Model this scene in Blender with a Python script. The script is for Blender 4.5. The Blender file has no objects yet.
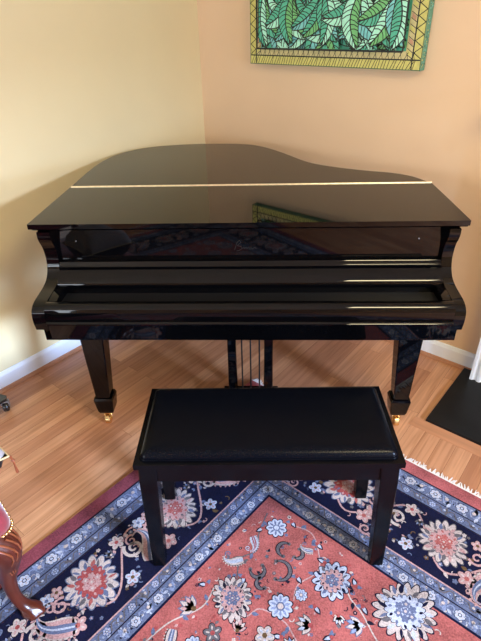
import bpy, bmesh, math, random
from mathutils import Vector, Matrix
from mathutils.geometry import tessellate_polygon
random.seed(7)
PI = math.pi
sc = bpy.context.scene
COL = sc.collection
V = Vector

def s2l(c):
    c /= 255.0
    return c / 12.92 if c <= 0.04045 else ((c + 0.055) / 1.055) ** 2.4
def rgb(r, g, b): return (s2l(r), s2l(g), s2l(b), 1.0)

# ------------------------------------------------------------------ materials
def new_mat(name, col, rough=0.5, metal=0.0, coat=0.0, spec=0.5, sheen=0.0):
    m = bpy.data.materials.new(name); m.use_nodes = True
    b = m.node_tree.nodes['Principled BSDF']
    b.inputs['Base Color'].default_value = col
    b.inputs['Roughness'].default_value = rough
    b.inputs['Metallic'].default_value = metal
    b.inputs['Coat Weight'].default_value = coat
    b.inputs['Specular IOR Level'].default_value = spec
    b.inputs['Sheen Weight'].default_value = sheen
    return m
def noisy(m, c1, c2, scale=20, detail=3, bump=0.0, stretch=(1, 1, 1), lo=0.3, hi=0.7, dist=0.002):
    nt = m.node_tree; N = nt.nodes; L = nt.links; b = N['Principled BSDF']
    tc = N.new('ShaderNodeTexCoord'); mp = N.new('ShaderNodeMapping'); mp.inputs['Scale'].default_value = stretch
    no = N.new('ShaderNodeTexNoise'); no.inputs['Scale'].default_value = scale; no.inputs['Detail'].default_value = detail
    cr = N.new('ShaderNodeValToRGB')
    cr.color_ramp.elements[0].position = lo; cr.color_ramp.elements[0].color = c1
    cr.color_ramp.elements[1].position = hi; cr.color_ramp.elements[1].color = c2
    L.new(tc.outputs['Object'], mp.inputs['Vector']); L.new(mp.outputs[0], no.inputs['Vector'])
    L.new(no.outputs['Fac'], cr.inputs['Fac']); L.new(cr.outputs['Color'], b.inputs['Base Color'])
    if bump:
        bp = N.new('ShaderNodeBump'); bp.inputs['Strength'].default_value = bump; bp.inputs['Distance'].default_value = dist
        L.new(no.outputs['Fac'], bp.inputs['Height']); L.new(bp.outputs[0], b.inputs['Normal'])
    return m
def vary(name, c, amt=0.12, **k):
    m = new_mat(name, c, k.pop('rough', 0.5), k.pop('metal', 0), k.pop('coat', 0), k.pop('spec', .5), k.pop('sheen', 0))
    a = tuple(x * (1 - amt) for x in c[:3]) + (1,); b = tuple(min(1, x * (1 + amt)) for x in c[:3]) + (1,)
    return noisy(m, a, b, **k)

BLACK = vary('piano_lacquer', (0.001, 0.001, 0.0013, 1), .25, rough=.03, spec=.3, scale=4)
LACQ = vary('bench_lacquer', (0.0022, 0.0022, 0.003, 1), .3, rough=.2, spec=.11, scale=12)
VINYL = vary('black_vinyl', (0.0016, 0.002, 0.0036, 1), .2, rough=.27, spec=.09, scale=260, bump=.12, dist=.0005)
BRASS = vary('brass', (0.80, 0.55, 0.25, 1), .1, rough=.25, metal=1, scale=30)
HINGE = vary('polished_hinge', (0.95, 0.82, 0.58, 1), .12, rough=.3, metal=.85, scale=60)
DARK = vary('dark_recess', (0.002, 0.002, 0.002, 1), .2, rough=.5, scale=10)
STEEL = vary('pale_metal', (0.75, 0.74, 0.74, 1), .1, rough=.25, metal=.6, scale=20)
PAINT = vary('peach_wall_paint', rgb(226, 196, 162), .02, rough=.65, scale=3, bump=.02)
PAINTL = vary('left_wall_paint', rgb(224, 209, 166), .02, rough=.6, scale=3, bump=.02)  # left wall colour, yellower than the right wall
CEIL = vary('ceiling_paint', rgb(240, 234, 222), .02, rough=.8, scale=3)
TRIM = vary('white_trim_paint', rgb(230, 238, 248), .02, rough=.35, scale=5)
SLATE = vary('black_slate', (0.006, 0.0065, 0.007, 1), .4, rough=.4, spec=.22, scale=9, bump=.1)
WALNUT = vary('carved_walnut', rgb(74, 30, 19), .4, rough=.28, scale=18, stretch=(1, 1, .3))
WALHI = vary('walnut_carving', rgb(124, 66, 40), .2, rough=.3, scale=30)
VELVET = vary('crimson_velvet', rgb(120, 22, 34), .2, rough=.8, sheen=.5, scale=60)
GREYC = vary('grey_cloth', rgb(150, 142, 142), .1, rough=.85, scale=80)
GOLDC = vary('gold_piping', rgb(186, 166, 124), .1, rough=.6, scale=40)
RUBBER = vary('black_rubber', (.01, .01, .011, 1), .2, rough=.3, scale=20)
GREYP = vary('grey_plastic', rgb(120, 116, 118), .1, rough=.4, scale=20)

def floor_mat():
    m = new_mat('oak_strip_floor', (.5, .3, .15, 1), .3)
    nt = m.node_tree; N = nt.nodes; L = nt.links; b = N['Principled BSDF']
    tc = N.new('ShaderNodeTexCoord')
    br = N.new('ShaderNodeTexBrick')
    br.offset = .37; br.offset_frequency = 2
    br.inputs['Color1'].default_value = (0, 0, 0, 1); br.inputs['Color2'].default_value = (1, 1, 1, 1)
    br.inputs['Mortar'].default_value = (.5, .5, .5, 1)
    br.inputs['Scale'].default_value = 1; br.inputs['Mortar Size'].default_value = .0007
    br.inputs['Brick Width'].default_value = .9; br.inputs['Row Height'].default_value = .068
    L.new(tc.outputs['Object'], br.inputs['Vector'])
    # board tone
    cr = N.new('ShaderNodeValToRGB'); e = cr.color_ramp.elements
    e[0].position = 0; e[0].color = rgb(168, 116, 84); e[1].position = 1; e[1].color = rgb(202, 150, 112)
    for p_, c in ((.35, rgb(180, 126, 92)), (.6, rgb(190, 138, 102))):
        x = cr.color_ramp.elements.new(p_); x.color = c
    L.new(br.outputs['Color'], cr.inputs['Fac'])
    # grain, offset per board
    ad = N.new('ShaderNodeVectorMath'); ad.operation = 'MULTIPLY_ADD'
    ad.inputs[1].default_value = (7, 7, 7)
    L.new(br.outputs['Color'], ad.inputs[0]); L.new(tc.outputs['Object'], ad.inputs[2])
    mp = N.new('ShaderNodeMapping'); mp.inputs['Scale'].default_value = (1.2, 26, 1)
    L.new(ad.outputs[0], mp.inputs['Vector'])
    no = N.new('ShaderNodeTexNoise'); no.inputs['Scale'].default_value = 2.2; no.inputs['Detail'].default_value = 5; no.inputs['Distortion'].default_value = .7
    L.new(mp.outputs[0], no.inputs['Vector'])
    g = N.new('ShaderNodeValToRGB'); g.color_ramp.elements[0].position = .3; g.color_ramp.elements[0].color = (.72, .66, .6, 1)
    g.color_ramp.elements[1].position = .62; g.color_ramp.elements[1].color = (1.05, 1.05, 1.05, 1)
    L.new(no.outputs['Fac'], g.inputs['Fac'])
    mx = N.new('ShaderNodeMix'); mx.data_type = 'RGBA'; mx.blend_type = 'MULTIPLY'; mx.inputs['Factor'].default_value = 1
    L.new(cr.outputs['Color'], mx.inputs['A']); L.new(g.outputs['Color'], mx.inputs['B'])
    mo = N.new('ShaderNodeMix'); mo.data_type = 'RGBA'; mo.inputs['B'].default_value = rgb(120, 72, 44)
    L.new(br.outputs['Fac'], mo.inputs['Factor']); L.new(mx.outputs['Result'], mo.inputs['A'])
    L.new(mo.outputs['Result'], b.inputs['Base Color'])
    b.inputs['Roughness'].default_value = .33
    return m
OAK = floor_mat()
OAKF = vary('oak_border_board', rgb(184, 130, 94), .12, rough=.33, scale=3, stretch=(1, 12, 12))
OAKT = vary('oak_trim', rgb(176, 124, 92), .2, rough=.35, scale=3, stretch=(1, 12, 12))

# ------------------------------------------------------------------ mesh helpers
def obj(name, bm, mats, parent=None, smooth=None):
    me = bpy.data.meshes.new(name)
    bmesh.ops.recalc_face_normals(bm, faces=bm.faces)
    bm.to_mesh(me); bm.free()
    if not isinstance(mats, (list, tuple)): mats = [mats]
    for m in mats: me.materials.append(m)
    if smooth is not None:
        for p in me.polygons: p.use_smooth = True
        me.set_sharp_from_angle(angle=math.radians(smooth))
    o = bpy.data.objects.new(name, me); COL.objects.link(o)
    if parent: o.parent = parent
    return o
def tag(o, label=None, cat=None, group=None, kind=None):
    if label: o['label'] = label
    if cat: o['category'] = cat
    if group: o['group'] = group
    if kind: o['kind'] = kind
    return o
def empty(name, loc=(0, 0, 0), rz=0):
    o = bpy.data.objects.new(name, None); COL.objects.link(o); o.location = loc; o.rotation_euler = (0, 0, rz); return o
def copy_part(src, parent, loc=None, mirror=False):
    c = src.copy(); COL.objects.link(c); c.parent = parent
    if loc is not None: c.location = loc
    for ch in src.children:
        d = ch.copy(); COL.objects.link(d); d.parent = c
    return c
def bevel(bm, w, seg=2, ang=30):
    es = [e for e in bm.edges if len(e.link_faces) == 2 and e.calc_face_angle(0) > math.radians(ang)]
    bmesh.ops.bevel(bm, geom=es, offset=w, segments=seg, profile=.5, affect='EDGES', clamp_overlap=True)
def add_box(bm, x0, x1, y0, y1, z0, z1, mi=0):
    vs = [bm.verts.new(p) for p in ((x0, y0, z0), (x1, y0, z0), (x1, y1, z0), (x0, y1, z0), (x0, y0, z1), (x1, y0, z1), (x1, y1, z1), (x0, y1, z1))]
    for f in ((3, 2, 1, 0), (4, 5, 6, 7), (0, 1, 5, 4), (1, 2, 6, 5), (2, 3, 7, 6), (3, 0, 4, 7)):
        bm.faces.new([vs[i] for i in f]).material_index = mi
    return vs
def add_prism(bm, pts, n0, n1, fn, mi=0):
    """extrude 2D outline pts between n0 and n1; fn(u,v,n)->xyz"""
    a = [bm.verts.new(fn(u, v, n0)) for u, v in pts]; b = [bm.verts.new(fn(u, v, n1)) for u, v in pts]
    n = len(pts)
    fs = [bm.faces.new(a), bm.faces.new(b[::-1])]
    for i in range(n): fs.append(bm.faces.new((a[i], a[(i + 1) % n], b[(i + 1) % n], b[i])))
    for f in fs: f.material_index = mi
def add_loft(bm, rings, cap=True, mi=0):
    rv = [[bm.verts.new(p) for p in r] for r in rings]; n = len(rings[0])
    for a, b in zip(rv, rv[1:]):
        for i in range(n): bm.faces.new((a[i], a[(i + 1) % n], b[(i + 1) % n], b[i])).material_index = mi
    if cap:
        bm.faces.new(rv[0][::-1]).material_index = mi; bm.faces.new(rv[-1]).material_index = mi
def rect_ring(cx, cy, z, wx, wy, ch=.0):
    x, y = wx / 2, wy / 2
    if ch <= 0: return [(cx - x, cy - y, z), (cx + x, cy - y, z), (cx + x, cy + y, z), (cx - x, cy + y, z)]
    return [(cx - x + ch, cy - y, z), (cx + x - ch, cy - y, z), (cx + x, cy - y + ch, z), (cx + x, cy + y - ch, z),
            (cx + x - ch, cy + y, z), (cx - x + ch, cy + y, z), (cx - x, cy + y - ch, z), (cx - x, cy - y + ch, z)]
def circ(c, r, z, n=16, ry=None):
    ry = ry or r
    return [(c[0] + r * math.cos(2 * PI * i / n), c[1] + ry * math.sin(2 * PI * i / n), z) for i in range(n)]
def add_tube(bm, pts, r, n=8, mi=0, closed=False):
    pts = [V(p) for p in pts]; rings = []
    rs = r if isinstance(r, (list, tuple)) else [r] * len(pts)
    for i, p in enumerate(pts):
        t = (pts[min(i + 1, len(pts) - 1)] - pts[max(i - 1, 0)]).normalized()
        a = t.orthogonal() if abs(t.z) > .95 else t.cross(V((0, 0, 1)))
        a.normalize(); b = t.cross(a)
        if rings and (V(rings[-1][0]) - V(pts[i - 1])).dot(a) < 0: a, b = -a, -b
        rings.append([tuple(p + (a * math.cos(2 * PI * k / n) + b * math.sin(2 * PI * k / n)) * rs[i]) for k in range(n)])
    add_loft(bm, rings, True, mi)
def add_ball(bm, c, r, mi=0, sz=1):
    res = bmesh.ops.create_uvsphere(bm, u_segments=16, v_segments=10, radius=r, matrix=Matrix.Translation(c) @ Matrix.Diagonal((1, 1, sz, 1)))
    for v in res['verts']:
        for f in v.link_faces: f.material_index = mi
def catmull(pts, n=6, closed=False):
    out = []; m = len(pts); rng = range(m if closed else m - 1)
    g = (lambda i: V(pts[i % m])) if closed else (lambda i: V(pts[max(0, min(m - 1, i))]))
    for i in rng:
        p0, p1, p2, p3 = g(i - 1), g(i), g(i + 1), g(i + 2)
        for k in range(n):
            t = k / n
            out.append(tuple(.5 * ((2 * p1) + (p2 - p0) * t + (2 * p0 - 5 * p1 + 4 * p2 - p3) * t * t + (3 * p1 - p0 - 3 * p2 + p3) * t ** 3)))
    if not closed: out.append(tuple(pts[-1]))
    return out

# ------------------------------------------------------------------ room
K = V((-0.2993, 1.591, 0))
angL = math.radians(53.65); angR = math.radians(-38.30)
LD = V((-math.cos(angL), -math.sin(angL), 0)); RD = V((math.cos(angR), math.sin(angR), 0))
LN = V((-LD.y, LD.x, 0))    # into the room from left wall
RN = V((RD.y, -RD.x, 0))    # into the room from right wall
if LN.x < 0: LN = -LN
SR, SL, HC = 4.7, 5.2, 2.6
def wall_frame(origin, along, inward):
    """4x4 matrix: x along wall, y into the room, z up"""
    m = Matrix.Identity(4)
    m.col[0][:3] = along; m.col[1][:3] = inward; m.col[2][:3] = (0, 0, 1); m.col[3][:3] = origin
    return m
def structure(name, bm, mats, M=None, smooth=None):
    o = obj(name, bm, mats, None, smooth)
    if M is not None: o.matrix_world = M
    o['kind'] = 'structure'; return o
bm = bmesh.new(); add_box(bm, -.12, SL, -.12, 0, 0, HC)
structure('wall_left', bm, PAINTL, wall_frame(K, LD, LN))
bm = bmesh.new(); add_box(bm, 0, SR, -.12, 0, 0, HC)
MR = wall_frame(K, RD, RN)
structure('wall_right', bm, PAINT, MR)
C1 = K + RD * SR; C2 = K + LD * SL; C3 = K + RD * SR + LD * SL
def wall_with_windows(name, origin, along, inward, length, wins, mat):
    bm = bmesh.new(); x = 0
    for (a, b, z0, z1) in wins:
        add_box(bm, x, a, -.12, 0, 0, HC); add_box(bm, a, b, -.12, 0, 0, z0); add_box(bm, a, b, -.12, 0, z1, HC); x = b
    add_box(bm, x, length, -.12, 0, 0, HC)
    structure(name, bm, mat, wall_frame(origin, along, inward))
LNx = -RD; RNx = -LD
WA = [(1.05, 2.35, .12, 2.05)]      # on the wall facing the left wall
WB = [(.45, 1.85, .08, 2.05)]         # on the wall facing the right wall
def inward_of(along, toward):
    n = V((-along.y, along.x, 0)); return n if n.dot(toward) > 0 else -n
IA = inward_of(LD, -RD); IB = inward_of(RD, -LD)
wall_with_windows('wall_rear_right', C1, LD, IA, SL, WA, PAINT)
wall_with_windows('wall_rear_left', C2, RD, IB, SR, WB, PAINT)
wn = 1
for orig, al, inw, wins in ((C1, LD, IA, WA), (C2, RD, IB, WB)):
    for (a, b, z0, z1) in wins:
        bm = bmesh.new(); w = .05
        add_box(bm, a, b, -.08, -.03, z0, z0 + w); add_box(bm, a, b, -.08, -.03, z1 - w, z1)
        add_box(bm, a, a + w, -.08, -.03, z0 + w, z1 - w); add_box(bm, b - w, b, -.08, -.03, z0 + w, z1 - w)
        zm = (z0 + z1) / 2; xm = (a + b) / 2
        add_box(bm, a + w, b - w, -.075, -.035, zm - .02, zm + .02); add_box(bm, xm - .02, xm + .02, -.075, -.035, z0 + w, z1 - w)
        structure('window_%d' % wn, bm, TRIM, wall_frame(orig, al, inw)); wn += 1

# floor: strips run parallel to the left wall
bm = bmesh.new()
fang = math.atan2(-LD.y, -LD.x)
Fm = Matrix.Rotation(fang, 4, 'Z')
Fi = Fm.inverted()
def grow(P, d): return P + (P - (K + C3) / 2).normalized() * d
quad = [Fi @ grow(P, .15) for P in (K, C1, C3, C2)]
add_prism(bm, [(p.x, p.y) for p in quad], -.05, 0, lambda u, v, n: (u, v, n))
structure('floor', bm, OAK, Fm)
bm = bmesh.new()
add_prism(bm, [(p.x, p.y) for p in (grow(P, .15) for P in (K, C1, C3, C2))], HC, HC + .05, lambda u, v, n: (u, v, n))
structure('ceiling', bm, CEIL)
# baseboards with an oak shoe moulding
def baseboard(name, M, x0, x1):
    prof = [(0, 0), (.028, 0), (.028, .006), (.022, .015), (.014, .018), (.014, .085), (.011, .093), (.006, .1), (0, .1)]
    bm = bmesh.new()
    add_prism(bm, [(.0, .018), (.014, .018), (.014, .082), (.010, .09), (.008, .097), (.004, .1), (0, .1)], x0, x1, lambda u, v, n: (n, u, v), 0)
    add_prism(bm, [(0, 0), (.028, 0), (.027, .008), (.022, .015), (.014, .0178), (0, .0178)], x0, x1, lambda u, v, n: (n, u, v), 1)
    structure(name, bm, [TRIM, OAKT], M)
baseboard('baseboard_left', wall_frame(K, LD, LN), .03, SL - .03)
baseboard('baseboard_right', MR, 0.0, 1.832)

# ------------------------------------------------------------------ fireplace at the right edge: hearth + mantel surround
bm = bmesh.new(); add_box(bm, 1.79, 3.35, .001, .505, .0005, .014); bevel(bm, .003, 2)
o = obj('fireplace_hearth', bm, SLATE, None, 30); o.matrix_world = MR
tag(o, 'black slate hearth slab on the oak floor at the right edge', 'hearth')
bm = bmesh.new()   # border board mitred round the hearth
add_box(bm, 1.74, 3.4, .506, .57, 0.0002, .0016)
structure('trim_1', bm, OAKF, MR)
mt = empty('fireplace_mantel', (0, 0, 0)); mt.matrix_world = MR @ Matrix.Translation((1.84, 0, .0145))
tag(mt, 'white fluted fireplace surround standing at the right edge of the hearth', 'mantel')
def pilaster(x0):
    W, D, Z = .15, .10, 1.12
    pts = [(x0, 0), (x0, D)]
    n = 4; gw = .022; gap = (W - n * gw) / (n + 1); x = x0
    for i in range(n):
        x += gap; pts += [(x, D)]
        for k in range(1, 4): pts.append((x + gw * k / 4, D - .009 * math.sin(PI * k / 4)))
        x += gw; pts += [(x, D)]
    pts += [(x0 + W, D), (x0 + W, 0)]
    bm = bmesh.new(); add_prism(bm, pts, .0, Z, lambda u, v, n_: (u, v, n_))
    return bm
obj('pilaster', pilaster(0), TRIM, mt); obj('pilaster', pilaster(1.3), TRIM, mt)
bm = bmesh.new(); add_box(bm, -.02, 1.47, .001, .12, 1.121, 1.29); bevel(bm, .004); obj('frieze', bm, TRIM, mt)
bm = bmesh.new(); add_box(bm, -.10, 1.55, .001, .2, 1.292, 1.33); bevel(bm, .008, 3); obj('shelf', bm, TRIM, mt)
bm = bmesh.new(); add_box(bm, .152, 1.298, .001, .02, 0, 1.12); obj('slate_surround', bm, SLATE, mt)

# ------------------------------------------------------------------ grand piano
piano = empty('grand_piano', (0, 0, 0))
tag(piano, 'glossy black baby grand piano with closed lid standing in the corner', 'piano')
H = .985
tail = catmull([(.748, .30), (.742, .39), (.690, .510), (.612, .573), (.511, .615), (.385, .680), (.269, .775), (.155, .968), (.055, 1.105), (-.05, 1.172), (-.259, 1.196),
                (-.45, 1.170), (-.575, 1.118), (-.655, 1.035), (-.705, .94), (-.735, .80), (-.745, .65)], 6)
HY = .424
main = [(x, y) for x, y in tail if y > HY]
# add end points on the hinge line
main = [(.738, HY)] + [q for q in main] + [(-.747, HY)]
def lid_mesh(pts, mat_parent, name):
    bm = bmesh.new(); add_prism(bm, pts, H - .018, H, lambda u, v, n: (u, v, n))
    bevel(bm, .0075, 3, 40); return obj(name, bm, BLACK, mat_parent, 40)
lid = lid_mesh(main, piano, 'lid')
flap_pts = [(-.757, -.010), (.746, -.010), (.744, .2), (.740, HY - .004), (-.748, HY - .004), (-.753, .2)]
flap = lid_mesh(flap_pts, piano, 'front_lid_flap')
# stepped ogee moulding under the front and side edges of the flap
bm = bmesh.new()
add_prism(bm, [(-.006, H - .0205), (-.002, H - .024), (.006, H - .028), (.03, H - .028), (.03, H - .0205)], -.745, .742, lambda u, v, n: (n, u, v))
obj('edge_moulding', bm, BLACK, flap)
# long piano hinge
bm = bmesh.new(); x = -.744; i = 0
while x < .735:
    w = .019
    add_tube(bm, [(x, HY - .002, H + .0005), (x + w, HY - .002, H + .0005)], .0042, 8, 0)
    x += w + .0008; i += 1
add_box(bm, -.744, .736, HY - .011, HY + .007, H + .0002, H + .0012, 0)
h_ = obj('hinge', bm, HINGE, piano); h_['label'] = 'long pale brass hinge'
# rim (case)
def inset(pts, d):
    out = []; n = len(pts)
    for i in range(n):
        a, b, c = V(pts[i - 1]), V(pts[i]), V(pts[(i + 1) % n])
        t = (c - a).normalized(); out.append((b.x - t.y * d, b.y + t.x * d))
    return out
rim_src = [(.757, .08), (.752, .2)] + tail + [(-.749, .42), (-.753, .2), (-.757, .08)]
rim = inset(rim_src, .028)
rim[0] = (.720, .08); rim[1] = (.719, .2); rim[-1] = (-.728, .08); rim[-2] = (-.727, .2)
bm = bmesh.new(); add_prism(bm, rim, .64, H - .0285, lambda u, v, n: (u, v, n)); bevel(bm, .004, 2, 40)
obj('rim', bm, BLACK, piano, 40)
# keybed
bm = bmesh.new(); add_box(bm, -.712, .712, -.172, .30, .616, .668); bevel(bm, .004, 2); obj('keybed', bm, BLACK, piano, 40)
# cheeks / arms
front = catmull([(-.010, .956), (-.011, .935), (-.004, .915), (.006, .898), (.013, .870), (.013, .835), (.000, .802), (-.026, .780), (-.065, .769), (-.115, .764), (-.150, .760),
                 (-.176, .750), (-.190, .732), (-.192, .700), (-.186, .668)], 4)
def cheek(sx, dx=.045):
    pts = front + [(-.160, .669), (.14, .669), (.14, .956)]
    bm = bmesh.new(); x0, x1 = (-.731, -.686) if sx < 0 else (.684, .721)
    add_prism(bm, pts, x0, x1, lambda u, v, n: (n, u, v)); bevel(bm, .005, 3, 50)
    obj('arm', bm, BLACK, piano, 50)
cheek(-1); cheek(1)
# lower arm blocks below the cheeks
# fallboard: upright panel, ledge and the closed curved cover
XI = .6845
fb = [(.10, .955), (.036, .955), (.034, .834), (.016, .8315), (.0125, .827), (.0105, .820)] + \
     catmull([(.007, .816), (-.010, .805), (-.027, .792), (-.041, .778), (-.046, .768)], 5) + [(-.047, .7365), (-.047, .70), (.10, .70)]
bm = bmesh.new(); add_prism(bm, fb, -XI, XI, lambda u, v, n: (n, u, v)); bevel(bm, .0012, 2, 45)
fall = obj('fallboard', bm, BLACK, piano, 35)
bm = bmesh.new(); add_box(bm, -XI, XI, -.142, -.0475, .70, .7362); obj('matte_well', bm, DARK, piano)  # made-up matte dark floor, keeps the recess black and free of reflections
# worn script emblem on the fallboard: a scrolling capital and a wavering line of small letters
EMB = vary('faded_emblem', rgb(26, 24, 24), .2, rough=.4, scale=200)
bm = bmesh.new()
def ribbon(bm, pts, w, fn, mi=0):
    pts = [V(p) for p in pts]; L_, R_ = [], []
    for i, p in enumerate(pts):
        t = pts[min(i + 1, len(pts) - 1)] - pts[max(i - 1, 0)]
        if t.length < 1e-9: t = V((1, 0))
        t.normalize(); n = V((-t.y, t.x)); ww = w[i] if isinstance(w, list) else w
        L_.append(bm.verts.new(fn(*(p + n * ww / 2)))); R_.append(bm.verts.new(fn(*(p - n * ww / 2))))
    for i in range(len(pts) - 1):
        bm.faces.new((L_[i], L_[i + 1], R_[i + 1], R_[i])).material_index = mi
emf = lambda u, v: (-.045 + u, .0338 + (v - .8755 + .87) * 0 - .0008, .866 + v)
ribbon(bm, catmull([(0, 0), (.010, .030), (.018, .036), (.022, .028), (.010, .018), (.024, .013), (.022, .002), (.006, -.003)], 6), .0016, emf)
ribbon(bm, catmull([(.028, .004), (.032, .012), (.036, .004), (.041, .012), (.045, .004), (.050, .012), (.054, .003), (.058, .012), (.064, .004), (.070, .010), (.078, .004)], 5), .0014, emf)
o = obj('emblem', bm, EMB, fall); o['label'] = 'faint grey script emblem'
# two small lock screws on the fallboard
for x in (-.615, .60):
    bm = bmesh.new(); add_tube(bm, [(x, .036, .905), (x, .0325, .905)], .0022, 10); obj('screw', bm, GREYP, fall)
# key slip with rounded nose, thin groove line and lower board
ks = catmull([(-.145, .748), (-.150, .760), (-.163, .7635), (-.178, .760), (-.188, .750), (-.192, .738)], 4) + \
     [(-.192, .712), (-.189, .7085), (-.189, .706), (-.198, .7035), (-.2015, .6995), (-.2015, .696), (-.198, .692), (-.189, .690), (-.188, .685), (-.184, .630), (-.172, .630), (-.145, .630)]
bm = bmesh.new(); add_prism(bm, ks, -XI, XI, lambda u, v, n: (n, u, v)); bevel(bm, .001, 2, 45)
obj('key_slip', bm, BLACK, piano, 35)
# rounded ends of the recess (key blocks)
for s in (-1, 1):
    bm = bmesh.new(); x0 = s * .684; x1 = s * .655
    blk = [(-.1425, .7365), (-.1425, .757), (-.13, .761), (-.10, .765), (-.062, .766), (-.0485, .764), (-.0485, .7365)]
    add_prism(bm, blk, min(x0, x1), max(x0, x1), lambda u, v, n: (n, u, v)); bevel(bm, .002, 2)
    obj('key_block', bm, BLACK, piano, 40)

# legs with brass casters
def leg(x, y, top=.615, s=1):
    bm = bmesh.new()
    # square tapered shaft, slightly wider toward the inside as seen
    rings = [rect_ring(0, 0, .158, .064, .062, .004), rect_ring(s * .007, 0, .40, .088, .078, .004), rect_ring(s * .014, 0, top - .005, .108, .09, .004)]
    add_loft(bm, rings)
    add_loft(bm, [rect_ring(0, 0, .070, .064, .058, .004), rect_ring(0, 0, .082, .072, .066, .004), rect_ring(0, 0, .146, .086, .076, .004), rect_ring(0, 0, .158, .078, .070, .004)])
    o = obj('leg', bm, BLACK, piano); o.location = (x, y, 0)
    bm = bmesh.new()
    add_tube(bm, [(0, 0, .070), (0, 0, .060)], .024, 16)
    add_tube(bm, [(0, 0, .062), (0, 0, .050)], .010, 12)
    for q in (-1, 1):
        add_tube(bm, [(q * .013, 0, .058), (q * .015, -.008, .045), (q * .015, -.012, .026)], .0042, 8)
    add_box(bm, -.016, .016, -.008, .006, .05, .058)
    add_tube(bm, [(-.018, -.012, .026), (.018, -.012, .026)], .004, 8)
    add_tube(bm, [(-.011, -.012, .0255), (-.008, -.012, .0255), (.008, -.012, .0255), (.011, -.012, .0255)], [.022, .025, .025, .022], 20)
    c = obj('caster', bm, BRASS, o, 40); c['label'] = 'small brass caster'
    return o
leg(-.649, .075, s=1); leg(.650, .075, s=-1); leg(-.22, 1.0, top=.638, s=0)

# pedal lyre
lyre = empty('pedal_lyre', (0, .17, 0)); lyre.parent = piano
for x in (-.079, .081):
    bm = bmesh.new(); add_loft(bm, [rect_ring(x, 0, .0885, .042, .035, .003), rect_ring(x, 0, .30, .038, .032, .003), rect_ring(x, 0, .612, .038, .032, .003)])
    obj('post', bm, BLACK, lyre)
for x in (-.036, .002, .041):
    bm = bmesh.new(); add_tube(bm, [(x, .004, .0885), (x, .004, .612)], .0035, 8); obj('pedal_rod', bm, DARK, lyre, 40)
bm = bmesh.new(); add_box(bm, -.125, .127, -.05, .05, .05, .088); bevel(bm, .004); obj('pedal_box', bm, BLACK, lyre, 40)
for x in (-.06, .002, .064):
    bm = bmesh.new(); add_loft(bm, [[(x + a, y, z + b) for a, b in ((-w, 0), (w, 0), (w, .006), (-w, .006))] for (y, w, z) in ((-.051, .009, .068), (-.09, .009, .066), (-.115, .017, .062), (-.14, .019, .058), (-.152, .012, .055))])
    bevel(bm, .002); o = obj('pedal', bm, BRASS, lyre, 40); o['label'] = 'brass foot pedal'

# ------------------------------------------------------------------ piano bench
bench = empty('piano_bench', (.0664, -.4715, .008), .0251)
tag(bench, 'black duet piano bench with padded vinyl top standing on the rug', 'bench')
ZB = -.008
bw, bd = .3825, .1677
bm = bmesh.new(); add_box(bm, -bw, bw, -bd, bd, .494 + ZB, .5125 + ZB); bevel(bm, .004, 3); obj('seat_board', bm, LACQ, bench, 40)
# cushion with soft rounded edge
bm = bmesh.new()
cx, cy = .366, .151
prof = [(0, .513), (.0, .518), (.002, .526), (.008, .533), (.018, .537), (.032, .5385), (.08, .5392), (.14, .5395)]
def rr(hx, hy, r, z, n=5):
    out = []
    for (sx, sy, a0) in ((1, 1, 0), (-1, 1, 90), (-1, -1, 180), (1, -1, 270)):
        for k in range(n + 1):
            a = math.radians(a0 + 90 * k / n); out.append((sx * (hx - r) + r * math.cos(a), sy * (hy - r) + r * math.sin(a), z))
    return out
add_loft(bm, [rr(cx - d, cy - d, max(.012, .018 - d), z + ZB) for d, z in prof])
bmesh.ops.triangulate(bm, faces=[f for f in bm.faces if len(f.verts) > 4])
cu = obj('cushion', bm, VINYL, bench, 60); cu['label'] = 'black padded vinyl cushion'
bm = bmesh.new(); pp = [V(p) for p in rr(cx + .001, cy + .001, .018, .5155 + ZB)]
add_tube(bm, pp + [pp[0], pp[1]], .0028, 6); obj('piping', bm, VINYL, cu, 60)
bm = bmesh.new()
add_box(bm, -.34, .34, -bd + .022, -bd + .042, .420 + ZB, .4935 + ZB); add_box(bm, -.34, .34, bd - .042, bd - .022, .420 + ZB, .4935 + ZB)
add_box(bm, -.366, -.346, -bd + .05, bd - .05, .420 + ZB, .4935 + ZB); add_box(bm, .346, .366, -bd + .05, bd - .05, .420 + ZB, .4935 + ZB)
obj('apron', bm, LACQ, bench)
for sx in (-1, 1):
    for sy in (-1, 1):
        bm = bmesh.new()
        add_loft(bm, [rect_ring(sx * .364, sy * (bd - .034), .0018, .042, .040, .003), rect_ring(sx * .352, sy * (bd - .040), .415 + ZB, .053, .052, .003), rect_ring(sx * .348, sy * (bd - .042), .4935 + ZB, .053, .052, .003)])
        obj('leg', bm, LACQ, bench)

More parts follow.
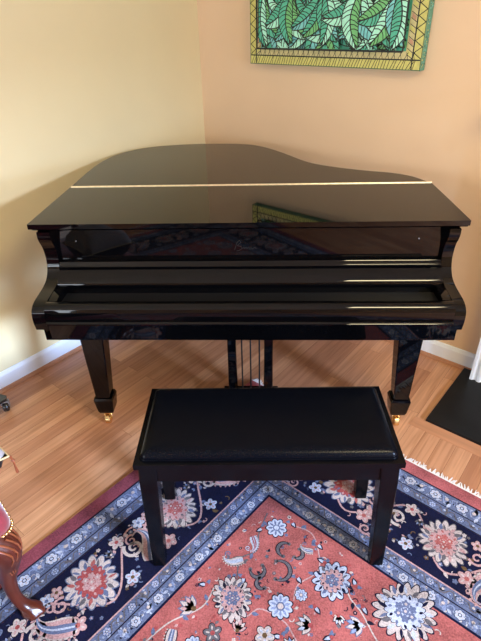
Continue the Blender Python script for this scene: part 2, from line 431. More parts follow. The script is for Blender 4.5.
# ------------------------------------------------------------------ rug
RUGC = dict(
    field=rgb(188, 106, 104), field2=rgb(178, 86, 88), navy=rgb(19, 22, 56), slate=rgb(110, 122, 158), blue=rgb(146, 162, 204), lblue=rgb(198, 208, 234),
    cream=rgb(214, 200, 198), pinkl=rgb(208, 166, 168), maroon=rgb(150, 76, 90), olive=rgb(112, 88, 62), grey=rgb(112, 108, 116), endpink=rgb(200, 112, 116), ink=rgb(30, 30, 52), fringe=rgb(226, 222, 218))
RK = list(RUGC); RI = {k: i for i, k in enumerate(RK)}
def rug_mat(k):
    c = tuple(x * .62 for x in RUGC[k][:3]) + (1,); m = new_mat('rug_' + k, c, .95, spec=.15)
    nt = m.node_tree; N = nt.nodes; L = nt.links; b = N['Principled BSDF']
    tc = N.new('ShaderNodeTexCoord')
    n1 = N.new('ShaderNodeTexNoise'); n1.inputs['Scale'].default_value = 9; n1.inputs['Detail'].default_value = 4
    n2 = N.new('ShaderNodeTexNoise'); n2.inputs['Scale'].default_value = 210; n2.inputs['Detail'].default_value = 2
    L.new(tc.outputs['Object'], n1.inputs['Vector']); L.new(tc.outputs['Object'], n2.inputs['Vector'])
    a = N.new('ShaderNodeMath'); a.operation = 'ADD'; L.new(n1.outputs['Fac'], a.inputs[0]); L.new(n2.outputs['Fac'], a.inputs[1])
    mr = N.new('ShaderNodeMapRange'); mr.inputs['From Min'].default_value = .7; mr.inputs['From Max'].default_value = 1.3
    mr.inputs['To Min'].default_value = .55; mr.inputs['To Max'].default_value = 1.4
    L.new(a.outputs[0], mr.inputs['Value'])
    mx = N.new('ShaderNodeVectorMath'); mx.operation = 'SCALE'; mx.inputs[0].default_value = c[:3]
    L.new(mr.outputs[0], mx.inputs['Scale']); L.new(mx.outputs[0], b.inputs['Base Color'])
    bp = N.new('ShaderNodeBump'); bp.inputs['Strength'].default_value = .35; bp.inputs['Distance'].default_value = .002
    L.new(n2.outputs['Fac'], bp.inputs['Height']); L.new(bp.outputs[0], b.inputs['Normal'])
    return m
RA, RB = 2.0, 2.9
rb = bmesh.new()
ZT = .008; layer = [0]
def zl(k): return ZT + .00012 * k
add_box(rb, 0, RA, 0, RB, .0003, ZT, RI['field'])
def rq(a0, a1, b0, b1, col, k):
    z = zl(k); f = rb.faces.new([rb.verts.new(p) for p in ((a0, b0, z), (a1, b0, z), (a1, b1, z), (a0, b1, z))]); f.material_index = RI[col]
def ringband(d0, d1, col, k):
    rq(d0, RA - d0, d0, d1, col, k); rq(d0, RA - d0, RB - d1, RB - d0, col, k); rq(d0, d1, d1, RB - d1, col, k); rq(RA - d1, RA - d0, d1, RB - d1, col, k)
def poly(pts, col, k):
    z = zl(k)
    vs = [rb.verts.new((p[0], p[1], z)) for p in pts]
    c = rb.verts.new((sum(p[0] for p in pts) / len(pts), sum(p[1] for p in pts) / len(pts), z))
    for i in range(len(vs)): rb.faces.new((vs[i], vs[(i + 1) % len(vs)], c)).material_index = RI[col]
def strip(pts, w, col, k):
    ribbon(rb, pts, w, lambda u, v: (u, v, zl(k)), RI[col])
def xf(c, ang, s=1):
    ca, sa = math.cos(ang), math.sin(ang)
    return lambda u, v: (c[0] + s * (u * ca - v * sa), c[1] + s * (u * sa + v * ca))
def scallop(c, r, n, depth, ang=0, el=1.0, m=6, sharp=False, wob=0.0):
    t = xf(c, ang); out = []
    for i in range(n * m):
        ph = 2 * PI * i / (n * m); q = (i % m) / m
        w = abs(math.sin(PI * q)) if not sharp else (1 - abs(2 * q - 1))
        rr_ = r * (1 - depth + depth * w) * (1 + wob * math.sin(2 * ph + c[0] * 40) + wob * .6 * math.sin(3 * ph + c[1] * 50)); out.append(t(rr_ * math.cos(ph) * el, rr_ * math.sin(ph)))
    return out
def leafp(c, L_, w, ang, n=8):
    t = xf(c, ang)
    up = [(L_ * i / n, w * math.sin(PI * (i / n) ** .8)) for i in range(n + 1)]
    return [t(*p) for p in up] + [t(p[0], -p[1]) for p in up[1:-1][::-1]]
def rosette(c, r, n=8, cols=('ink', 'lblue', 'blue', 'cream', 'navy'), k=6, ang=0):
    poly(scallop(c, r, n, .22, ang), cols[0], k); poly(scallop(c, r * .9, n, .22, ang), cols[1], k + 1)
    for i in range(n):
        a = ang + 2 * PI * (i + .5) / n
        t0 = (c[0] + r * .30 * math.cos(a), c[1] + r * .30 * math.sin(a))
        poly(leafp(t0, r * .48, r * .09, a), cols[2], k + 2)
    poly(scallop(c, r * .34, 6, .1, ang), cols[4], k + 3); poly(scallop(c, r * .22, 6, .1), cols[3], k + 4)
def palmette(c, r, ang=0, n=11, cols=('ink', 'cream', 'pinkl', 'field2', 'lblue'), k=6, dots=True):
    """big lobed flower head: toothed outline, slit petals, a heart with dots"""
    n = int(n * 1.5); W = .07
    poly(scallop(c, r * 1.05, n, .20, ang, 1.05, wob=W), cols[0], k); poly(scallop(c, r, n, .24, ang, 1.05, wob=W), cols[1], k + 1)
    for i in range(n):
        a = ang + 2 * PI * (i + .5) / n
        q = (c[0] + r * .60 * math.cos(a), c[1] + r * .60 * math.sin(a))
        poly(leafp(q, r * .34, r * (.05 + .035 * ((i * 7) % 3) / 2), a + (.35 if i % 3 else -.3)), (cols[0], cols[4], 'grey', 'slate')[(i * 5) % 4], k + 2)
    poly(scallop(c, r * .66, n, .16, ang + .2, wob=W), cols[0], k + 3)
    poly(scallop(c, r * .63, n, .16, ang + .2, wob=W), cols[2], k + 4)
    for i in range(11):
        a = ang + 2 * PI * i / 11; q = (c[0] + r * .44 * math.cos(a), c[1] + r * .44 * math.sin(a))
        poly(leafp(q, r * .16, r * .045, a - .5), cols[3] if i % 2 else cols[0], k + 5)
    if dots:
        for i in range(6):
            a = ang + PI * i / 3; q = (c[0] + r * .25 * math.cos(a), c[1] + r * .25 * math.sin(a))
            poly(scallop(q, r * .15, 5, .35, a * 2, m=4), cols[3], k + 5)
            if i % 2: poly(scallop(q, r * .05, 4, .1, m=3), cols[1], k + 6)
        poly(scallop(c, r * .13, 5, .3), cols[3], k + 5); poly(scallop(c, r * .05, 5, .1), cols[1], k + 6)
def flower(c, r, ang=0, cols=('ink', 'pinkl', 'cream', 'field2'), k=6, n=5):
    poly(scallop(c, r * 1.1, n, .42, ang), cols[0], k); poly(scallop(c, r, n, .42, ang), cols[1], k + 1)
    for i in range(n):
        a = ang + 2 * PI * (i + .5) / n; poly(leafp((c[0] + r * .3 * math.cos(a), c[1] + r * .3 * math.sin(a)), r * .5, r * .1, a), cols[2], k + 2)
    poly(scallop(c, r * .26, 6, .1), cols[3], k + 3)
def tulip(c, r, ang, cols=('ink', 'cream', 'blue', 'pinkl'), k=6):
    for d in (-.9, -.45, 0, .45, .9):
        poly(leafp(c, r * (1.25 - .25 * abs(d)), r * .26, ang + d), cols[0], k)
        poly(leafp(c, r * (1.12 - .25 * abs(d)), r * .2, ang + d), cols[1] if abs(d) != .45 else cols[2], k + 1)
    poly(scallop(c, r * .19, 6, .1), cols[3], k + 2)
def spiral(c, r, ang, turns=1.4, w=.010, col='cream', k=6, sgn=1):
    pts = []; n = 26
    for i in range(n + 1):
        t = i / n; a = ang + sgn * turns * 2 * PI * t; q = r * (1 - .86 * t); pts.append((c[0] + q * math.cos(a), c[1] + q * math.sin(a)))
    strip(pts, [w * (1 - .4 * i / n) for i in range(n + 1)], col, k)
def boteh(c, r, ang, body='cream', edge='pinkl', heart='field2', k=6, sgn=1, curl='cream'):
    """curled paisley with a toothed edge and a spiral tip"""
    t = xf(c, ang)
    spine = catmull([(-r * .9, -sgn * r * .1), (-r * .3, 0), (r * .3, sgn * r * .15), (r * .8, sgn * r * .5), (r * .95, sgn * r * 1.0), (r * .6, sgn * r * 1.25)], 5)
    n = len(spine); wd = [r * (.15 + .85 * math.sin(PI * min(1, (i / (n - 1)) * 1.05 + .12) ** .8)) * (1 - .55 * i / n) for i in range(n)]
    P = [t(*p) for p in spine]
    strip(P, [w * 1.28 for w in wd], edge, k); strip(P, [w * 1.05 for w in wd], body, k + 1); strip(P, [w * .5 for w in wd], heart, k + 2); strip(P, [w * .12 for w in wd], 'lblue', k + 3)
    for i in range(1, n - 4, 2):   # teeth
        d = (V(P[min(n - 1, i + 1)]) - V(P[i - 1])).normalized(); nn = V((-d.y, d.x)) * -sgn
        b = V(P[i]) + nn * wd[i] * .55; poly(leafp((b.x, b.y), r * .22, r * .07, math.atan2(nn.y, nn.x)), body, k)
    e = P[-1]; spiral((e[0] - r * .26 * math.cos(ang), e[1] - r * .26 * math.sin(ang) - 0), r * .36, ang, 1.3, r * .13, curl, k + 1, sgn)
def vine(pts, w=.006, col='pinkl', k=4, leaves=True, lc='cream'):
    P = catmull(pts, 10); strip(P, w, col, k)
    if leaves:
        for i in range(5, len(P) - 3, 9):
            d = V(P[i + 1]) - V(P[i]); a = math.atan2(d.y, d.x) + (.9 if (i // 9) % 2 else -.9)
            poly(leafp(P[i], .024, .006, a), lc, k + 1)

# bands (measured outwards-in)
ringband(0, .055, 'maroon', 1)
rq(.0, RA, 0, .055, 'endpink', 2); rq(0, RA, RB - .055, RB, 'endpink', 2)
ringband(.055, .061, 'ink', 3)
ringband(.061, .118, 'slate', 1); ringband(.118, .122, 'ink', 3); ringband(.122, .158, 'grey', 1); ringband(.122, .158, 'slate', 2); ringband(.158, .163, 'ink', 3)
ringband(.163, .408, 'navy', 1)
ringband(.408, .413, 'pinkl', 3); ringband(.413, .449, 'slate', 1); ringband(.449, .453, 'ink', 3); ringband(.453, .497, 'slate', 1); ringband(.497, .505, 'navy', 3)
# guard-stripe ornament: sides a (u along b) and b (u along a)
def side(fn):
    """run fn(map) for the four borders; map(u, d) -> (a, b) with d the distance from the edge"""
    fn(lambda u, d: (d, u), RB, 0); fn(lambda u, d: (u, d), RA, 1)
    fn(lambda u, d: (RA - d, u), RB, 2); fn(lambda u, d: (u, RB - d), RA, 3)
def guard(d0, d1, c1, c2, c3, k=4, per=.072, ph=0.0):
    def f(mp, L_, si):
        mid = (d0 + d1) / 2; h = (d1 - d0) / 2 * .82
        lo = d0; n = int((L_ - 2 * lo) / per); rnd = random.Random(si * 10 + int(d0 * 1000))
        for i in range(n):
            u = lo + per * (i + .5 + ph)
            if u > L_ - lo: break
            c = mp(u, mid)
            if i % 2 == 0:
                rosette(c, h, 6, ('ink', c1, c3, 'lblue', 'navy'), k, rnd.random())
            else:
                for q in (-1, 1):
                    poly(leafp(mp(u, mid), h * 1.3, h * .33, rnd.choice((.5, 2.2, 3.7, 5.3)) + q * .8), c2, k)
                poly(leafp(mp(u + per * .2, mid + h * .3), h * 1.1, h * .25, rnd.random() * 6), c1, k + 1)
                poly(scallop(mp(u - per * .15, mid - h * .2), h * .32, 5, .2), c3, k + 1)
            # connecting zigzag stem
            strip([mp(u - per * .5, mid - h * .7), mp(u - per * .25, mid + h * .65), mp(u, mid + h * .6), mp(u + per * .25, mid - h * .65), mp(u + per * .5, mid - h * .7)], .0045, c2, k - 1)
    side(f)
guard(.061, .118, 'lblue', 'blue', 'cream', per=.050)
guard(.122, .158, 'blue', 'grey', 'lblue', per=.052, ph=.3)
guard(.413, .449, 'blue', 'grey', 'cream', per=.048)
guard(.453, .497, 'lblue', 'blue', 'cream', per=.046, ph=.2)
# the main navy border: alternating palmettes and paisleys on a scrolling vine
def main_border(mp, L_, si):
    per = .372; start = .772 - 2 * per if si in (0, 2) else .716 - per
    d = .286
    # scrolling vine
    pts = []; u = .2; i = 0
    while u < L_ - .2:
        pts.append(mp(u, d + (.085 if i % 2 else -.085))); u += per / 2; i += 1
    vine(pts, .007, 'pinkl', 4, True, 'cream')
    j = 0; u = start
    a0 = 0 if si in (1, 3) else PI / 2
    while u < L_ - .12:
        if u > .10:
            c = mp(u, d - .02)
            if j % 2 == 0: palmette(c, .082, a0 + .3, 13, ('grey', 'cream', 'pinkl', 'field', 'pinkl'), 7)
            else:
                palmette(c, .088, a0, 11, ('slate', 'cream', 'field2', 'pinkl', 'field'), 7, True)
            # side flowers and paisleys between
            m = u + per / 2
            if m < L_ - .2 and m > .16:
                boteh(mp(m - .03, d + .03), .062, a0 + (.5 if j % 2 else 2.4), 'pinkl', 'cream', 'slate', 7, 1 if j % 2 else -1, 'pinkl')
                spiral(mp(m + .018, d - .012), .036, a0 + 1, 1.5, .012, 'cream', 8, 1 if j % 2 else -1); spiral(mp(u + .06 + .05, d - .03), .028, a0 + 2.5, 1.4, .009, 'pinkl', 6, -1)
                flower(mp(m + .045, d - .075), .028, .3, ('ink', 'cream', 'pinkl', 'field2'), 7)
                flower(mp(m - .055, d - .078), .024, .9, ('ink', 'lblue', 'cream', 'slate'), 7)
            flower(mp(u + .108, d + .062), .031, .2, ('ink', 'pinkl', 'cream', 'field'), 7)
            flower(mp(u - .098, d + .070), .026, .7, ('ink', 'lblue', 'pinkl', 'olive'), 7)
            flower(mp(u + .095, d - .078), .022, 1.2, ('ink', 'pinkl', 'cream', 'olive'), 7)
            tulip(mp(u - .10, d - .05), .024, a0 + 1.2, ('navy', 'grey', 'blue', 'cream'), 7)
        u += per; j += 1
side(main_border)
# small sprigs and buds filling the bands
def sprig(c, r, cols, k, rd):
    a = rd.random() * 6.3; kd = rd.random()
    if kd < .4:
        poly(leafp(c, r * 1.3, r * .42, a), rd.choice(cols), k); poly(leafp(c, r * 1.0, r * .3, a + rd.choice((-1.2, 1.2, 2.4))), rd.choice(cols), k + 1)
    elif kd < .7:
        poly(scallop(c, r * .62, 5, .35, a, m=4), rd.choice(cols), k); poly(scallop(c, r * .22, 4, .1, m=3), rd.choice(cols), k + 1)
    else:
        P = [(c[0] + r * .8 * math.cos(a + t_ * .5) * (1 - t_ * .07), c[1] + r * .8 * math.sin(a + t_ * .5) * (1 - t_ * .07)) for t_ in range(7)]
        strip(P, r * .26, rd.choice(cols), k)
def fill(d0, d1, n, r0, r1, cols, k=2, sd=1):
    for si, (mpf, LL) in enumerate((((lambda u, d: (d, u)), RB), ((lambda u, d: (u, d)), RA), ((lambda u, d: (RA - d, u)), RB), ((lambda u, d: (u, RB - d)), RA))):
        rd = random.Random(sd * 31 + si); u = d0 + .01
        m = n if si < 2 else n // 3
        while u < LL - d0:
            sprig(mpf(u, rd.uniform(d0 + r0 * .7, d1 - r0 * .7)), rd.uniform(r0, r1), cols, k, rd); u += 1.0 / m * rd.uniform(.4, 1.6)
fill(.063, .116, 150, .006, .010, ('lblue', 'blue', 'ink', 'cream', 'lblue'), 2, 1)
fill(.124, .156, 90, .004, .008, ('blue', 'ink', 'grey', 'pinkl'), 2, 2)
fill(.415, .447, 110, .004, .008, ('blue', 'ink', 'lblue', 'navy'), 2, 3)
fill(.455, .495, 170, .005, .009, ('lblue', 'blue', 'cream', 'ink', 'lblue'), 2, 4)
fill(.18, .395, 230, .008, .017, ('pinkl', 'slate', 'cream', 'slate', 'grey', 'olive'), 2, 5)
# the field: placed flowers seen in front of the bench, scattered ones elsewhere
F = []
def cv(c):
    a1, a2 = math.radians(-41), math.radians(-38.8)
    w = (.066 - .0022 + c[0] * math.cos(a1) + c[1] * math.sin(a1), .382 - .3636 + c[0] * math.sin(a1) - c[1] * math.cos(a1))
    return (w[0] * math.cos(a2) + w[1] * math.sin(a2), w[0] * math.sin(a2) - w[1] * math.cos(a2))
def put(fn, c, r, *a, **k):
    c = cv(c); F.append((c, r)); fn(c, r, *a, **k)
put(palmette, (.652, .915), .066, .4, 12, ('ink', 'cream', 'pinkl', 'slate', 'grey'))
put(rosette, (.781, .832), .043, 10, ('ink', 'lblue', 'blue', 'cream', 'slate'))
put(rosette, (.595, .626), .041, 9, ('ink', 'lblue', 'slate', 'lblue', 'slate'))
put(palmette, (.853, .655), .062, 2.2, 9, ('navy', 'lblue', 'pinkl', 'slate', 'navy'))
palmette(cv((1.075, .585)), .092, 1.2, 13, ('navy', 'cream', 'lblue', 'slate', 'lblue')); F.append((cv((1.075, .585)), .09))
put(tulip, (.995, .712), .04, 2.3, ('slate', 'cream', 'blue', 'lblue'))
put(tulip, (.884, .815), .04, 2.6, ('grey', 'cream', 'lblue', 'field2'))
put(tulip, (.585, 1.02), .045, 2.9, ('slate', 'cream', 'pinkl', 'olive'))
put(tulip, (.93, .735), .026, .8, ('navy', 'cream', 'lblue', 'field2'))
put(tulip, (.73, .975), .032, 4.4, ('ink', 'pinkl', 'cream', 'olive'))
put(flower, (.80, .93), .03, .2, ('ink', 'cream', 'lblue', 'olive'))
put(flower, (.68, 1.03), .028, .7, ('ink', 'grey', 'cream', 'field2'))
put(boteh, (.575, .82), .030, 2.0, 'cream', 'grey', 'lblue', 6, 1, 'slate')
put(boteh, (.60, 1.13), .034, 1.2, 'cream', 'ink', 'slate', 6, -1, 'ink')
put(boteh, (.575, .72), .026, .4, 'lblue', 'cream', 'field2', 6, 1, 'lblue')
# cloud-band ribbons
def cloud(c, r, a0, a1, w=.013):
    P = [(c[0] + r * math.cos(a0 + (a1 - a0) * i / 14), c[1] + r * math.sin(a0 + (a1 - a0) * i / 14)) for i in range(15)]
    strip(P, [w * (.5 + math.sin(PI * i / 14) * .8) for i in range(15)], 'ink', 6); strip(P, [w * .62 * (.5 + math.sin(PI * i / 14) * .8) for i in range(15)], 'grey', 7)
    for e in (P[0], P[-1]): poly(scallop(e, w * .55, 5, .2), 'grey', 7)
for c, r, a0, a1 in (((.706, .742), .034, -2.6, 1.4), ((.650, .792), .024, -1.5, 2.6), ((.672, .672), .026, 1.2, 4.6), ((.712, .655), .018, -1.8, 1.6), ((.690, .815), .018, .4, 3.6)):
    cloud(cv(c), r, a0, a1)
F += [(cv((.69, .74)), .07)]
for c in ((.56, .66), (.63, .84), (.92, .62), (.76, .72), (.70, .87), (.95, .80), (.86, .76), (.80, .62), (.74, .58), (.84, .90), (.62, .57), (.97, .66), (.56, .94)):
    a = random.random() * 6; c = cv(c)
    poly(leafp(c, .03, .009, a), 'ink', 5); poly(leafp(c, .024, .005, a), 'lblue', 6); poly(scallop(c, .007, 5, .2), 'field2', 7)
    poly(leafp(c, .022, .006, a + 2), 'slate', 5)
vine([cv(q) for q in [(.53, .60), (.56, .68), (.60, .74), (.58, .80), (.62, .86)]], .0045, 'grey', 4, True, 'slate')
vine([cv(q) for q in [(.66, .98), (.72, .93), (.74, .88), (.82, .86), (.90, .88), (.98, .84)]], .0045, 'pinkl', 4, True, 'slate')
vine([cv(q) for q in [(.63, .58), (.70, .56), (.76, .60), (.80, .66), (.78, .74), (.80, .79)]], .0045, 'pinkl', 4, True, 'slate')
vine([cv(q) for q in [(.88, .61), (.92, .66), (.98, .68), (1.06, .72), (1.12, .72)]], .0045, 'cream', 4, True, 'ink')
vine([cv(q) for q in [(.55, 1.2), (.56, 1.10), (.60, 1.0), (.585, .93)]], .0045, 'cream', 4, True, 'slate')
rd = random.Random(17)
for i in range(620):
    c = (rd.uniform(.52, 1.45), rd.uniform(.52, 1.35)) if i < 430 else (rd.uniform(.53, RA - .53), rd.uniform(.53, RB - .53))
    sprig(c, rd.uniform(.006, .014), ('slate', 'cream', 'pinkl', 'ink', 'grey', 'field2', 'field2'), 2, rd)
rnd = random.Random(3); tries = 0
while tries < 1500:
    tries += 1
    c = (rnd.uniform(.56, RA - .56), rnd.uniform(.56, RB - .56)); r = rnd.choice((.022, .03, .04, .055, .07))
    def put(fn, c, r, *a, **k): F.append((c, r)); fn(c, r, *a, **k)
    if all(math.hypot(c[0] - q[0][0], c[1] - q[0][1]) > r + q[1] + .008 for q in F):
        kd = rnd.random()
        if r > .05: put(palmette, c, r, rnd.random() * 6, 11, rnd.choice((('ink', 'cream', 'pinkl', 'slate', 'lblue'), ('navy', 'lblue', 'pinkl', 'slate', 'navy'))))
        elif kd < .35: put(rosette, c, r, 9, ('ink', 'lblue', 'blue', 'cream', 'slate'))
        elif kd < .7: put(tulip, c, r * .8, rnd.random() * 6)
        elif kd < .85: put(flower, c, r, rnd.random())
        else: put(boteh, c, r * .7, rnd.random() * 6, 'cream', 'grey', 'slate', 6, 1, 'slate')
rug = obj('persian_rug', rb, [rug_mat(k) for k in RK])
Mr = Matrix.Identity(4); ta = math.radians(-38.8)
# rug frame: x along the fringed end, y along the maroon side, flipped to a right-handed frame below
Mr.col[0][:3] = (math.cos(ta), math.sin(ta), 0); Mr.col[1][:3] = (math.sin(ta), -math.cos(ta), 0); Mr.col[2][:3] = (0, 0, 1); Mr.col[3][:3] = (.0022, .3636, 0)
# that frame is left-handed, so bake it into the mesh
rug.data.transform(Mr)
for p in rug.data.polygons: pass
rug.data.flip_normals()
_c = V((.0022, .3636, 0)); rug.data.transform(Matrix.Translation(-_c)); rug.location = _c
tag(rug, 'patterned pink and navy Persian rug laid diagonally under the bench', 'rug')
# fringe
fbm = bmesh.new(); rnd = random.Random(5)
for side_b, sg in ((0, -1), (RB, 1)):
    x = .004
    while x < RA:
        l = rnd.uniform(.022, .038); dx = rnd.uniform(-.014, .014); w = rnd.uniform(.0045, .0075)
        P = [(x, side_b), (x + dx * .4, side_b + sg * l * .5), (x + dx, side_b + sg * l)]
        rings = []
        for i, (u, v) in enumerate(P):
            ww = w * (1, .9, .45)[i]; h = (.0065, .0045, .003)[i]
            rings.append([(u - ww / 2, v, .0005), (u + ww / 2, v, .0005), (u + ww / 2, v, h), (u - ww / 2, v, h)])
        add_loft(fbm, rings); x += rnd.uniform(.005, .009)
add_box(fbm, 0, RA, -.006, -.0002, .0004, .0082); add_box(fbm, 0, RA, RB + .0002, RB + .006, .0004, .0082)
fr = obj('fringe', fbm, vary('fringe_cotton', RUGC['fringe'], .06, rough=.9, scale=90), rug)
fr.data.transform(Mr); fr.data.flip_normals(); fr.data.transform(Matrix.Translation(-_c)); fr['kind'] = 'stuff'; fr['label'] = 'white cotton fringe'

# ------------------------------------------------------------------ leaf painting on the right wall
S0, S1, Z0, Z1, TH = .413, 1.328, 1.363, 1.975, .048
PC = dict(yellow=rgb(204, 200, 116), ochre=rgb(208, 198, 142), black=rgb(26, 34, 30), teal=rgb(84, 182, 152), green=rgb(112, 188, 122), mint=rgb(170, 236, 212), dteal=rgb(34, 104, 90), rose=rgb(196, 150, 120), side=rgb(92, 150, 128), aqua=rgb(120, 200, 200), deep=rgb(40, 90, 70))
PK = list(PC); PI_ = {k: i for i, k in enumerate(PK)}
pm = [vary('canvas_' + k, PC[k], .1, rough=.6, scale=70) for k in PK]
pb = bmesh.new()
add_box(pb, S0, S1, .004, TH, Z0, Z1, PI_['side'])
def pf(k): return lambda u, v: (u, TH + .00015 * k, v)
def ppoly(pts, col, k):
    f = pf(k); vs = [pb.verts.new(f(*p)) for p in pts]; c = pb.verts.new(f(sum(p[0] for p in pts) / len(pts), sum(p[1] for p in pts) / len(pts)))
    for i in range(len(vs)): pb.faces.new((vs[i], vs[(i + 1) % len(vs)], c)).material_index = PI_[col]
def pstrip(pts, w, col, k): ribbon(pb, pts, w, pf(k), PI_[col])
def prect(u0, u1, v0, v1, col, k): ppoly([(u0, v0), (u1, v0), (u1, v1), (u0, v1)], col, k)
prect(S0, S1, Z0, Z1, 'yellow', 1)
B1, B2 = .040, .072
prect(S0 + B1, S1 - B1, Z0 + B1, Z1 - B1, 'ochre', 2)
prect(S0 + B2, S1 - B2, Z0 + B2, Z1 - B2, 'teal', 3)
def clip_leaf(base, tip, width, bend, col, k, nv=15):
    """a drooping frond: arching midrib, blade halves, curved ribs; clipped by the inner border"""
    u0, u1, v0, v1 = S0 + B2, S1 - B2, Z0 + B2, Z1 - B2
    cl = lambda p: (min(max(p[0], u0), u1), min(max(p[1], v0), v1))
    b, t = V(base), V(tip); d = t - b; nrm = V((-d.y, d.x)).normalized()
    mid = [(b + d * q + nrm * bend * math.sin(PI * q)) for q in [i / 16 for i in range(17)]]
    L_, R_ = [], []
    for i, p in enumerate(mid):
        q = i / 16; tn = (mid[min(16, i + 1)] - mid[max(0, i - 1)]).normalized(); n = V((-tn.y, tn.x)); w = width * math.sin(PI * min(1, q * .93 + .04)) ** .75
        L_.append(p + n * w); R_.append(p - n * w)
    f0, f1 = pf(k), pf(k + 1)
    def half(E, c, kk):
        f = pf(kk)
        for i in range(16):
            q4 = [cl(mid[i]), cl(mid[i + 1]), cl(E[i + 1]), cl(E[i])]
            area = sum(q4[j][0] * q4[(j + 1) % 4][1] - q4[(j + 1) % 4][0] * q4[j][1] for j in range(4))
            if abs(area) < 1e-7: continue
            pb.faces.new([pb.verts.new(f(*p)) for p in q4]).material_index = PI_[c]
    half(L_, col[0], k); half(R_, col[1], k)
    def ln(P, w, kk=k + 1):
        P2 = [p for p in (V(x) for x in P) if u0 - .001 <= p.x <= u1 + .001 and v0 - .001 <= p.y <= v1 + .001]
        if len(P2) >= 2: pstrip(P2, w, 'black', kk)
    ln(mid, .0058); ln(L_, .0045); ln(R_, .0045)
    for E, sg in ((L_, 1), (R_, -1)):
        for j in range(1, nv):
            q = j / nv; i = int(q * 16); p = mid[i].lerp(mid[min(16, i + 1)], q * 16 - i)
            i2 = min(16, i + 2); e = E[i2] if i2 < 16 else E[16]
            m_ = p.lerp(e, .5) + (mid[min(16, i + 1)] - mid[max(0, i - 1)]).normalized() * (-.004)
            ln([p, p.lerp(m_, .5), m_, m_.lerp(e, .6), e], .0036)
prs = [('teal', 'mint'), ('mint', 'teal'), ('green', 'mint'), ('teal', 'green'), ('mint', 'aqua'), ('green', 'teal'), ('aqua', 'teal')]
rnd = random.Random(11); kk = 4
crowns = [(.50, 1.575), (.64, 1.58), (.78, 1.575), (.92, 1.58), (1.06, 1.575), (1.2, 1.58), (.60, 1.90), (.85, 1.88), (1.10, 1.91), (.72, 1.78), (.97, 1.76), (1.20, 1.79), (.52, 1.74),
          (.60, 1.61), (.77, 1.63), (.95, 1.61), (1.13, 1.63), (.52, 1.67), (.685, 1.665), (.86, 1.66), (1.04, 1.665), (1.21, 1.65)]
for ci, (u, v) in enumerate(crowns):
    for a in (-2.55, -.6, -2.1, -1.05, -1.57):
        L_ = rnd.uniform(.205, .235) if v > 1.6 else rnd.uniform(.14, .16); aa = a + rnd.uniform(-.1, .1)
        clip_leaf((u, v), (u + L_ * math.cos(aa) * .95, v + L_ * math.sin(aa)), rnd.uniform(.034, .042), (.04 if aa < -PI / 2 else -.04) * rnd.uniform(.5, 1.2), prs[rnd.randrange(len(prs))], kk, 12)
        kk += 2
KT = kk + 2
# inked border pattern: zigzags and slanted strokes
def line(u0, v0, u1, v1, w=.0035): pstrip([(u0, v0), (u1, v1)], w, 'black', 3)
for u in (B2,):
    pstrip([(S0 + B2, Z0 + B2), (S1 - B2, Z0 + B2)], .008, 'black', KT); pstrip([(S0 + B2, Z0 + B2), (S0 + B2, Z1 - B2)], .007, 'black', KT)
    pstrip([(S1 - B2, Z0 + B2), (S1 - B2, Z1 - B2)], .007, 'black', KT); pstrip([(S0 + B2, Z1 - B2), (S1 - B2, Z1 - B2)], .007, 'black', KT)
for a, b in (((S0 + .004, Z0 + B1), (S1 - .004, Z0 + B1)), ((S0 + B1, Z0 + .004), (S0 + B1, Z1 - .004)), ((S1 - B1, Z0 + .004), (S1 - B1, Z1 - .004)), ((S0 + .004, Z1 - B1), (S1 - .004, Z1 - B1))):
    pstrip([a, b], .0055, 'black', 4)
for q in (.0015,):
    for a, b in (((S0, Z0 + .002), (S1, Z0 + .002)), ((S0 + .002, Z0), (S0 + .002, Z1)), ((S1 - .002, Z0), (S1 - .002, Z1))): pstrip([a, b], .003, 'deep', 4)
u = S0 + .01; i = 0
while u < S1 - .03:
    line(u, Z0 + .003, u + .012 + rnd.uniform(-.004, .008), Z0 + B1 - .003, .0028)
    line(u + .004, Z0 + B1 + .003, u + (.018 if i % 2 else -.004), Z0 + B2 - .004, .0024)
    line(u, Z1 - B1 + .003, u + .012, Z1 - .003, .0028); line(u + .004, Z1 - B2 + .004, u + .016, Z1 - B1 - .003, .0024)
    u += .0145; i += 1
v = Z0 + .045; i = 0
while v < Z1 - .05:
    for s_, sg in ((S0, 1), (S1, -1)):
        line(s_ + sg * .004, v, s_ + sg * (B1 - .003), v + .022, .0034); line(s_ + sg * (B1 - .003), v + .022, s_ + sg * .004, v + .044, .0034)
        line(s_ + sg * (B1 + .003), v, s_ + sg * (B2 - .004), v + .016, .0026); line(s_ + sg * (B1 + .003), v + .022, s_ + sg * (B2 - .004), v + .038, .0026)
        ppoly([(s_ + sg * (B1 + .006), v + .004), (s_ + sg * (B2 - .006), v + .018), (s_ + sg * (B2 - .006), v + .034), (s_ + sg * (B1 + .006), v + .02)], 'rose' if i % 2 else 'yellow', 2.5)
    v += .044; i += 1
# dotted paint on the canvas side
for i in range(150):
    y = rnd.uniform(.008, TH - .004); z = rnd.uniform(Z0 + .005, Z1 - .005); r = rnd.uniform(.002, .004)
    vs = [pb.verts.new((S1 + .0003, y + r * math.cos(a), z + r * math.sin(a))) for a in (0, 1.3, 2.5, 3.8, 5.1)]
    pb.faces.new(vs).material_index = PI_[rnd.choice(('yellow', 'deep', 'aqua', 'black'))]
art = obj('leaf_painting', pb, pm); art.matrix_world = MR
tag(art, 'unframed canvas of green fronds with yellow border on the peach wall', 'painting')

